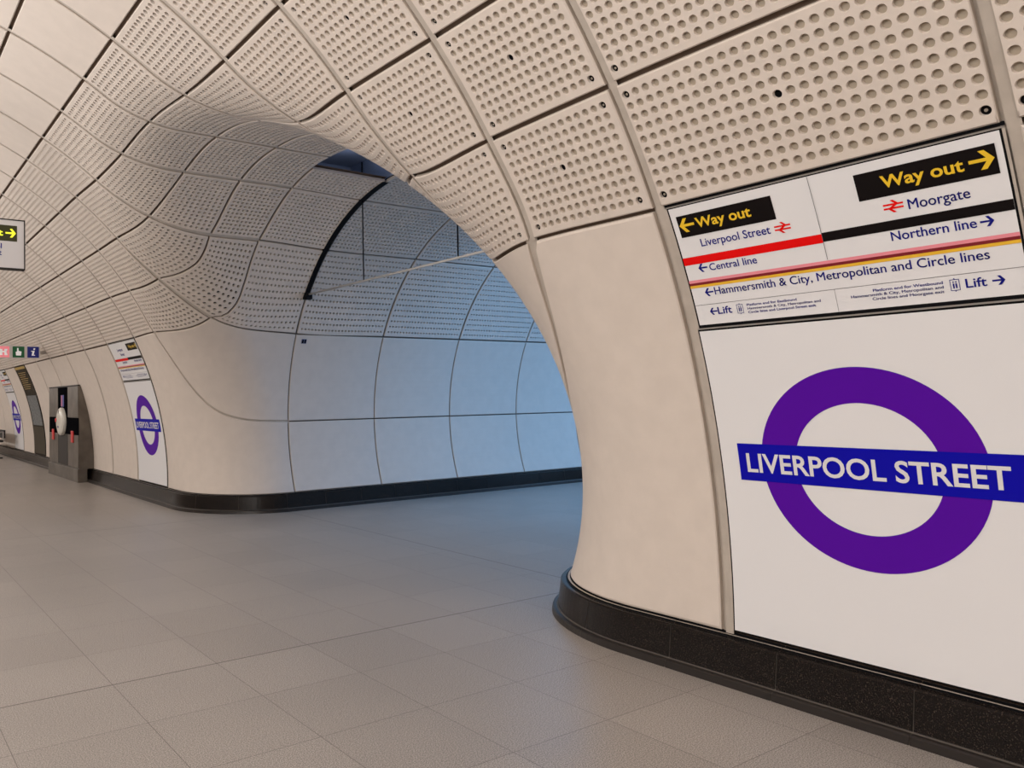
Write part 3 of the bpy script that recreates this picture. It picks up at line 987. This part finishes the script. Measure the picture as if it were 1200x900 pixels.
def build_direction(variant=0):
    root = empty('direction_sign', (0, 0, 0))
    slab('glass_panel', 2.592, 1.168, -.665, -.012, .0, .02, [M['glass_white'], M['black']], root)
    for ya, yb, sa, sb in ((2.601, 2.592, -.668, -.006), (1.168, 1.160, -.668, -.006), (2.601, 1.160, -.012, -.006), (2.601, 1.160, -.682, -.665)):
        sheet('edge_gasket', ya, yb, sa, sb, -.004, M['black'], root)
    for ya, yb, sa, sb, o_, m_ in ((2.610, 1.150, -.006, .001, .0015, 'alu'), (2.625, 2.601, -.685, -.004, -.001, 'groove'), (1.160, 1.150, -.685, -.004, -.001, 'groove'), (2.612, 1.150, -.690, -.682, .001, 'alu')):
        sheet('edge_frame', ya, yb, sa, sb, o_, M[m_], root)
    sheet('shadow_gap', 2.612, 1.150, .001, .016, -.012, M['black'], root)
    g = .0018
    if variant == 0:
        sheet('way_out_plate', 2.562, 2.057, -.1765, -.059, g, M['sign_black'], root)
        wall_text('way_out_lettering', 'Way out', 2.462, 2.168, -.137, .052, M['yellow'], root, .003, .022)
        polys('arrow', 2.512, -.112, .082, ARROW, .003, M['yellow'], root, True)
        wall_text('lettering', 'Liverpool Street', 2.466, 2.099, -.2405, .041, M['navy'], root, g, .010)
        polys('railway_symbol', 2.040, -.222, .076, RAIL, g, M['red'], root)
        wall_text('lettering', 'Central line', 2.456, 2.201, -.374, .037, M['navy'], root, g, .010)
        polys('arrow', 2.492, -.353, .050, ARROW, g, M['navy'], root, True)
    else:
        wall_text('lettering', 'Liverpool', 2.250, 1.950, -.160, .050, M['navy'], root, g, .010)
        wall_text('lettering', 'Street', 2.170, 1.950, -.240, .050, M['navy'], root, g, .010)
        wall_text('lettering', 'Central line', 2.25, 1.99, -.374, .040, M['navy'], root, g, .010)
    sheet('way_out_plate', 1.691, 1.190, -.175, -.0555, g, M['sign_black'], root)
    wall_text('way_out_lettering', 'Way out', 1.593, 1.298, -.137, .052, M['yellow'], root, .003, .022)
    polys('arrow', 1.240, -.110, .082, ARROW, .003, M['yellow'], root)
    if variant == 0:
        polys('railway_symbol', 1.568, -.222, .076, RAIL, g, M['red'], root)
        wall_text('lettering', 'Moorgate', 1.514, 1.297, -.248, .043, M['navy'], root, g, .010)
        sheet('divider', 1.8765, 1.8745, -.410, -.012, .0035, M['hair'], root)
    wall_text('lettering', 'Northern line', 1.602, 1.296, -.3715, .040, M['navy'], root, g, .010)
    polys('arrow', 1.262, -.353, .046, ARROW, g, M['navy'], root)
    sheet('line_band', 2.592, 1.876, -.329, -.287, g, M['red'], root)
    sheet('line_band', 1.876, 1.168, -.325, -.282, g, M['sign_black'], root)
    sheet('line_band', 2.592, 1.168, -.430, -.4145, g, M['pink'], root)
    sheet('line_band', 2.592, 1.168, -.444, -.430, g, M['maroon'], root)
    sheet('line_band', 2.592, 1.168, -.458, -.444, g, M['amber'], root)
    wall_text('lettering', 'Hammersmith & City, Metropolitan and Circle lines', 2.462, 1.274, -.5055, .040, M['navy'], root, g, .010)
    polys('arrow', 2.492, -.488, .048, ARROW, g, M['navy'], root, True)
    sheet('divider', 2.592, 1.168, -.5555, -.5535, g, M['hair'], root)
    sheet('divider', 1.877, 1.8755, -.665, -.5545, g, M['hair'], root)
    wall_text('lettering', 'Lift', 2.470, 2.391, -.6125, .038, M['navy'], root, g, .014)
    polys('arrow', 2.493, -.595, .042, ARROW, g, M['navy'], root, True)
    lift_icon(2.346, -.597, .034, .048, root, g)
    for k, (tx, yr) in enumerate((('Platform end for Eastbound', 2.055), ('Hammersmith & City, Metropolitan and', 1.946), ('Circle lines and Liverpool Street exit', 1.972))):
        wall_text('small_lettering', tx, 2.307, yr, -.587 - .0195 * k, .0125, M['navy'], root, g, .016)
    wall_text('lettering', 'Lift', 1.371, 1.299, -.6145, .038, M['navy'], root, g, .014)
    polys('arrow', 1.260, -.597, .042, ARROW, g, M['navy'], root)
    lift_icon(1.408, -.597, .034, .048, root, g)
    for k, (tx, yl) in enumerate((('Platform end for Westbound', 1.717), ('Hammersmith & City, Metropolitan and', 1.812), ('Circle lines and Moorgate exit', 1.725))):
        wall_text('small_lettering', tx, yl, 1.449, -.587 - .0195 * k, .0125, M['navy'], root, g, .016)
    return root


def copy_tree(o, parent=None):
    c = o.copy(); COL.objects.link(c); c.parent = parent
    for ch in [x for x in bpy.data.objects if x.parent == o]: copy_tree(ch, c)
    return c


big = thing(build_roundel(), 'large white glass sign with purple ring and blue station name bar beside the near corner', 'sign', 'station name signs on the concourse wall')
r1 = thing(copy_tree(big), 'white station name panel between the passage corner and the steel help point cabinet', 'sign', 'station name signs on the concourse wall')
r1.location = (0, YG[10] - YG[-1], 0)
r2 = thing(copy_tree(big), 'small distant station name panel past the dark poster panel', 'sign', 'station name signs on the concourse wall')
r2.location = (0, YG[18] - YG[-1], 0)
d0 = thing(build_direction(0), 'large white direction panel with two black Way out plates above the big name sign', 'sign', 'direction panels above the station name signs')
d1 = thing(build_direction(1), 'direction panel with one black Way out plate above the name sign by the passage corner', 'sign', 'direction panels above the station name signs')
d1.location = (0, YG[10] - YG[-1], 0)
d2 = thing(copy_tree(d1), 'tiny distant direction panel above the last visible name sign', 'sign', 'direction panels above the station name signs')
d2.location = (0, YG[18] - YG[-1], 0)

# dark poster panel
M['poster_dark'] = noise_mat('poster_charcoal', (0.020, 0.016, 0.012), (0.055, 0.045, 0.033), 14, .6, spec=.05)
M['poster_map'] = noise_mat('poster_map_print', (0.13, 0.14, 0.145), (0.24, 0.24, 0.235), 22, .6, spec=.05)
M['poster_gold'] = mat('poster_gold_heading', (0.42, 0.27, 0.05), .4)
M['poster_foot'] = mat('poster_bronze', (0.075, 0.062, 0.045), .6, spec=.05)
po = empty('information_board', (0, 0, 0))
ya, yb = YG[17] - .04, YG[16] + .04
slab('board', ya, yb, -2.385, .0, .002, .03, [M['poster_dark'], M['black']], po)
sheet('heading', ya - .03, yb + .03, -.09, -.02, .004, M['poster_gold'], po)
sheet('map', ya - .12, yb + .10, -1.62, -.82, .004, M['poster_map'], po)
sheet('foot', ya - .03, yb + .03, -2.36, -1.66, .004, M['poster_foot'], po)
mb = MB()
for k in range(9): patch(mb, ya - .2, yb + .25 + .1 * (k % 3), -.20 - .055 * k, -.185 - .055 * k, .004)
mb.build('text_lines', M['poster_gold'], po)
thing(po, 'tall dark information board with gold heading and pale map set into the curved wall', 'board')

# ------------------------------------------------------------------ help point cabinet
M['brushed'] = noise_mat('brushed_steel_bronze', (0.12, 0.103, 0.088), (0.19, 0.165, 0.14), 3, .42)
M['brushed'].node_tree.nodes['Principled BSDF'].inputs['Metallic'].default_value = .6
M['brushed_dark'] = mat('dark_steel', (0.045, 0.040, 0.036), .6, .2, spec=.2)
M['gloss_black'] = mat('gloss_black_glass', (0.005, 0.005, 0.006), .6, spec=0.0)
M['ivory'] = mat('ivory_enamel', (0.66, 0.63, 0.56), .3)
M['label_red'] = mat('alarm_red', (0.62, 0.04, 0.04), .4)
M['label_pink'] = mat('screen_pink', (0.55, 0.14, 0.22), .3)
M['label_blue'] = mat('screen_blue', (0.05, 0.08, 0.35), .3)
cab = empty('help_point_cabinet', (3.86, 17.75, 0))
Y0c, Y1c, XF, ZT = 16.37 - 17.75, 19.13 - 17.75, 0.0, 1.975


def wall_x(z): 
    x, zz, p = sect(np.linspace(-2.9, .2, 60)); return np.interp(z, zz, x)


def cbox(name, x0, x1, y0, y1, z0, z1, m, parent=cab, bev=0.0):
    mb = MB(); mb.box(((x0 + x1) / 2, (y0 + y1) / 2, (z0 + z1) / 2), (abs(x1 - x0) / 2, abs(y1 - y0) / 2, abs(z1 - z0) / 2))
    o = mb.build(name, m, parent)
    if bev:
        b = o.modifiers.new('bevel', 'BEVEL'); b.width = bev; b.segments = 2
    return o


mb = MB()          # carcass following the curved wall behind
zs = np.linspace(0.27, ZT, 16); wx = np.maximum(wall_x(zs) - 3.86 - .003, .02)
for y in (Y0c, Y1c):
    mb.grid(np.stack([np.stack([np.full(16, .004), np.full(16, y), zs], -1), np.stack([wx, np.full(16, y), zs], -1)], 1))
mb.grid(np.stack([np.stack([np.full(16, .004), np.full(16, Y0c), zs], -1), np.stack([np.full(16, .004), np.full(16, Y1c), zs], -1)], 1))
mb.add([(0.004, Y0c, ZT), (wx[-1], Y0c, ZT), (wx[-1], Y1c, ZT), (0.004, Y1c, ZT)], [(0, 1, 2, 3)])
mb.build('carcass', M['brushed'], cab)
cbox('plinth', -.035, .155, Y0c - .02, Y1c + .02, 0, .27, M['brushed'], bev=.006)
w3 = (Y1c - Y0c) / 3
ZM1, ZM0 = 1.30, 0.95
for k in range(3):
    a, b = Y0c + w3 * k + .012, Y0c + w3 * (k + 1) - .012
    m = M['brushed'] if k != 1 else M['brushed_dark']
    cbox('lower_door', -.016, .004, a, b, .29, ZM0 - .005, m, bev=.003)
    if k != 1: cbox('upper_door', -.016, .004, a, b, ZM1 + .005, ZT - .03, m, bev=.003)
cbox('black_band', -.013, .004, Y0c + .01, Y1c - .01, ZM0, ZM1, M['gloss_black'], bev=.003)
cbox('screen_column', -.014, .004, Y0c + w3 + .012, Y0c + 2 * w3 - .012, ZM1, ZT - .03, M['gloss_black'], bev=.003)
cbox('head_trim', -.02, .02, Y0c, Y1c, ZT - .026, ZT, M['brushed_dark'], bev=.003)
yc = Y0c + 1.5 * w3
scr = cbox('display', -.019, -.014, yc - .13, yc + .15, 1.53, 1.78, M['label_blue'])
cbox('display_strip', -.022, -.019, yc + .02, yc + .12, 1.54, 1.77, M['label_pink'], scr)
# oval help point
mb = MB(); nn = 28; th = np.arange(nn) * 2 * math.pi / nn
prof = [(1.0, -.012), (1.0, -.060), (.93, -.085), (.72, -.105), (.35, -.115), (.02, -.118)]
rows = [np.stack([np.full(nn + 1, d), yc + .33 * r * np.cos(np.append(th, 0)), 1.21 + .30 * r * np.sin(np.append(th, 0))], -1) for r, d in prof]
mb.grid(np.stack(rows, 1))
hp = mb.build('oval_call_unit', M['ivory'], cab, smooth=True)


def disc(name, y, z, r, x, dx, m, parent, n=14):
    mb = MB(); mb.tube((x, y, z), (x - dx, y, z), r, n); return mb.build(name, m, parent)


disc('call_button', yc + .20, 1.24, .045, -.095, .03, M['label_red'], hp)
disc('call_button', yc - .02, 1.10, .026, -.10, .022, M['navy'], hp)
disc('speaker', yc - .0, 1.42, .04, -.09, .022, M['alu'], hp)
for y in (Y0c + .5 * w3, Y0c + 2.5 * w3 - .02):
    cbox('alarm_box', -.04, -.016, y - .085, y + .085, .79, 1.03, M['label_red'], bev=.008)
thing(cab, 'bronze steel help point cabinet with ivory oval call unit standing against the curved wall', 'cabinet')

# ------------------------------------------------------------------ smoke barrier across the passage
XS = XB1
bar = empty('glass_smoke_barrier', (XS, YB, 3.085))


def prof_w(z, grow=0.0): return WB + np.sqrt(np.maximum((RB + grow) ** 2 - (z - ZB) ** 2, 0))


ZR = 3.085
wmax = prof_w(ZR)
cuts = [(-wmax, 6.43 - YB), (6.43 - YB + .008, 8.265 - YB), (8.265 - YB + .008, wmax)]
for a, b in cuts:
    ys = np.linspace(a, b, 24)
    aw = np.maximum(np.abs(ys) - WB, 0)
    ztops = ZB + np.sqrt(np.maximum((RB + .045) ** 2 - aw ** 2, 0))
    ztops = np.where(np.abs(ys) < 1.25, 4.6, np.maximum(ztops, ZR + .001))
    mb = MB()
    ytop = list(ys)
    for dx in (-.006, .006):
        mb.grid(np.stack([np.stack([np.full(24, dx), ys, np.full(24, 0.0)], -1), np.stack([np.full(24, dx), ys, ztops - ZR], -1)], 1))
    mb.build('glass_pane', M['smoke_glass'], bar)
for y in (6.43 - YB + .004, 8.265 - YB + .004):
    mb = MB(); mb.box((0, y, (4.6 - ZR) / 2), (.006, .006, (4.6 - ZR) / 2)); mb.build('pane_joint', M['black'], bar)
mb = MB(); mb.box((0, 0, 0), (.011, wmax + .01, .011)); br = mb.build('bottom_rail', M['alu'], bar)
for sg in (-1, 1):         # black channel in the lining
    mb = MB()
    ph = np.linspace(math.asin((ZR - .04 - ZB) / RB), math.pi / 2 - .115, 30)
    for dx0, dx1 in ((-.042, .042),):
        rows = []
        for dx, r in ((-.042, RB + .05), (-.042, RB - .006), (.042, RB - .006), (.042, RB + .05)):
            rows.append(np.stack([np.full(30, dx), sg * (WB + r * np.cos(ph)), ZB + r * np.sin(ph) - ZR], -1))
        mb.grid(np.stack(rows, 1))
    mb.box((0, sg * (wmax - .02), -.02), (.05, .05, .045))
    mb.build('head_channel', M['black'], bar)
thing(bar, 'clear glass smoke barrier hanging from the passage vault with a thin bottom rail', 'smoke barrier')

# ------------------------------------------------------------------ hanging exit sign and pictogram sign
hs = empty('hanging_exit_sign', (0.85, 9.0, 3.31))
M['box_white'] = mat('sign_box_white', (0.66, 0.63, 0.62), .4)
M['lit_yellow'] = mat('lit_yellow_letters', (0.8, 0.75, 0.05), .4, emit=(0.85, 0.95, 0.03), estr=.75)
M['lit_black'] = mat('sign_dark_field', (0.035, 0.035, 0.008), .3)
XR = 1.565 - .85
mb = MB(); mb.box((XR - .80, .05, .0), (.80, .05, .262)); b = mb.build('sign_box', M['box_white'], hs)
bv = b.modifiers.new('bevel', 'BEVEL'); bv.width = .008; bv.segments = 2
mb = MB()
for z in (-.262, .262): mb.box((XR - .80, .05, z), (.803, .056, .006))
for x in (XR, XR - 1.6): mb.box((x, .05, 0), (.006, .056, .268))
mb.build('frame', M['brushed_dark'], hs)


def flat_text(name, body, x0, x1, z, h, m, parent, y=-.004, bold=.012):
    V, Fs = tm(body, bold); k = h / cap(bold)
    x = (V[:, 0] - V[:, 0].min()) / (V[:, 0].max() - V[:, 0].min())
    mb = MB(); mb.add(np.stack([x0 + (x1 - x0) * x, np.full(len(V), y), z + V[:, 1] * k], -1), Fs)
    return mb.build(name, m, parent)


def flat_polys(name, x0, z0, sc, shapes, m, parent, y=-.004):
    mb = MB()
    for sh in shapes:
        a = np.array(sh, float) * sc; mb.add(np.stack([x0 + a[:, 0], np.full(len(a), y), z0 + a[:, 1]], -1), [tuple(range(len(a)))])
    return mb.build(name, m, parent)


def rect(name, x0, x1, z0, z1, m, parent, y=-.002):
    mb = MB(); mb.add([(x0, y, z0), (x1, y, z0), (x1, y, z1), (x0, y, z1)], [(0, 1, 2, 3)]); return mb.build(name, m, parent)


rect('way_out_plate', XR - .72, XR - .075, .03, .20, M['lit_black'], hs)
flat_text('way_out_lettering', 'Way out', XR - .66, XR - .215, .085, .066, M['lit_yellow'], hs, bold=.02)
flat_polys('arrow', XR - .14, .117, .10, ARROW, M['lit_yellow'], hs)
flat_text('lettering', 'Liverpool', XR - .55, XR - .228, -.052, .055, M['navy'], hs)
flat_text('lettering', 'Street', XR - .44, XR - .228, -.125, .055, M['navy'], hs)
for x in (XR - .35, XR - 1.25):
    zt_ = float(ztop(.85 + x, 9.0)) - 3.31 if .85 + x > -.6 else 1.75
    mb = MB(); mb.tube((x, .05, .26), (x, .05, zt_), .012); mb.build('hanger', M['alu'], hs)
thing(hs, 'white ceiling-hung box sign with glowing yellow arrow on black plate', 'sign')

ps = empty('pictogram_sign', (3.46, 18.0, 2.715))
mb = MB(); mb.box((-.62, .04, 0), (.60, .04, .135)); mb.build('sign_box', M['box_white'], ps)
M['pic_red'] = mat('pictogram_red', (0.62, 0.10, 0.12), .4, emit=(0.75, 0.28, 0.30), estr=.55)
M['pic_green'] = mat('pictogram_green', (0.01, 0.14, 0.05), .4)
M['pic_blue'] = mat('pictogram_blue', (0.01, 0.02, 0.24), .4)
M['pic_white'] = mat('pictogram_white', (0.75, 0.75, 0.75), .4, emit=(1, .95, .95), estr=.25)
SQ = .118
for cxp, mm in ((-.165, 'pic_blue'), (-.46, 'pic_green'), (-.76, 'pic_red')):
    t = rect('pictogram_tile', cxp - SQ, cxp + SQ, -SQ, SQ, M[mm], ps)
    if mm == 'pic_blue': flat_polys('symbol', cxp, 0, 1.0, [[(-.035, -.075), (.005, -.075), (.03, .03), (-.01, .03)], [(-.045, .012), (-.01, .012), (-.005, .03), (-.041, .03)], [(.0, -.075), (.035, -.075), (.039, -.057), (.004, -.057)], [(.0, .05), (.036, .05), (.044, .086), (.008, .086)]], M['pic_white'], t)
    elif mm == 'pic_green':
        flat_polys('symbol', cxp, 0, 1.0, [[(-.05, -.075), (.05, -.075), (.06, .01), (.0, .025), (-.06, .0)], [(-.03, .0), (.0, .0), (.0, .085), (-.03, .085)]], M['pic_white'], t)
    else:
        flat_polys('symbol', cxp, 0, 1.0, [[(-.085, -.07), (-.02, -.07), (-.02, .06), (-.085, .06)], [(.02, -.07), (.085, -.07), (.06, .0), (.085, .06), (.02, .06)], [(-.02, -.01), (.02, -.01), (.02, .02), (-.02, .02)]], M['pic_white'], t)
mb = MB(); mb.tube((-.02, .04, 0), (.10, .04, 0), .03); mb.build('wall_bracket', M['alu'], ps)
thing(ps, 'row of small square red, green and blue pictograms projecting from the concourse wall', 'sign')

# small blue plate on the passage wall
pl = wall_pt(T_of_X(5.60), 2.455); nl = normal(pl)
tag = empty('number_plate', tuple(pl))
mb = MB()
for a, b in ((-.034, -.006), (.006, .034)):
    P = [(a, 0, -.028), (b, 0, -.028), (b, 0, .028), (a, 0, .028)]
    P = np.array(P); ang_ = math.atan2(nl[2], nl[1])
    R = np.array([[1, 0, 0], [0, math.cos(ang_), -math.sin(ang_)], [0, math.sin(ang_), math.cos(ang_)]])
    P = P @ R.T - nl * .006
    mb.add(P, [(0, 1, 2, 3)])
mb.build('print', M['sign_black'], tag)
mb = MB(); P = np.array([(-.042, 0, -.035), (.042, 0, -.035), (.042, 0, .035), (-.042, 0, .035)]) @ R.T
mb.add(np.concatenate([P - nl * .004, P + nl * .002]), [(0, 1, 2, 3), (0, 4, 5, 1), (1, 5, 6, 2), (2, 6, 7, 3), (3, 7, 4, 0)])
mb.build('plate', mat('plate_blue', (0.10, 0.12, 0.24), .4), tag)
thing(tag, 'tiny dark blue number plate high on the first plain panel of the side passage', 'plate')

# ------------------------------------------------------------------ perch bench at the far left
be = empty('metal_bench', (3.52, 26.6, 0))
mb = MB(); mb.box((.0, .0, .52), (.24, 1.5, .03)); o = mb.build('seat', M['brushed_dark'], be); o.modifiers.new('bevel', 'BEVEL').width = .01
mb = MB(); mb.box((.27, .0, .72), (.025, 1.5, .12)); o = mb.build('backrest', M['brushed_dark'], be)
for y in (-1.3, 1.3):
    mb = MB(); mb.box((.02, y, .25), (.03, .04, .25)); mb.box((.02, y, .015), (.22, .05, .015)); mb.build('leg', M['gloss_black'], be)
for y in (-1.48, 0, 1.48):
    mb = MB(); mb.tube((-.24, y, .55), (-.24, y, .78), .022); mb.tube((-.25, y, .78), (.25, y, .78), .022); mb.tube((.24, y, .55), (.24, y, .78), .022)
    mb.build('armrest', M['alu'], be)
thing(be, 'dark metal bench against the wall at the very edge of view past the information board', 'bench')
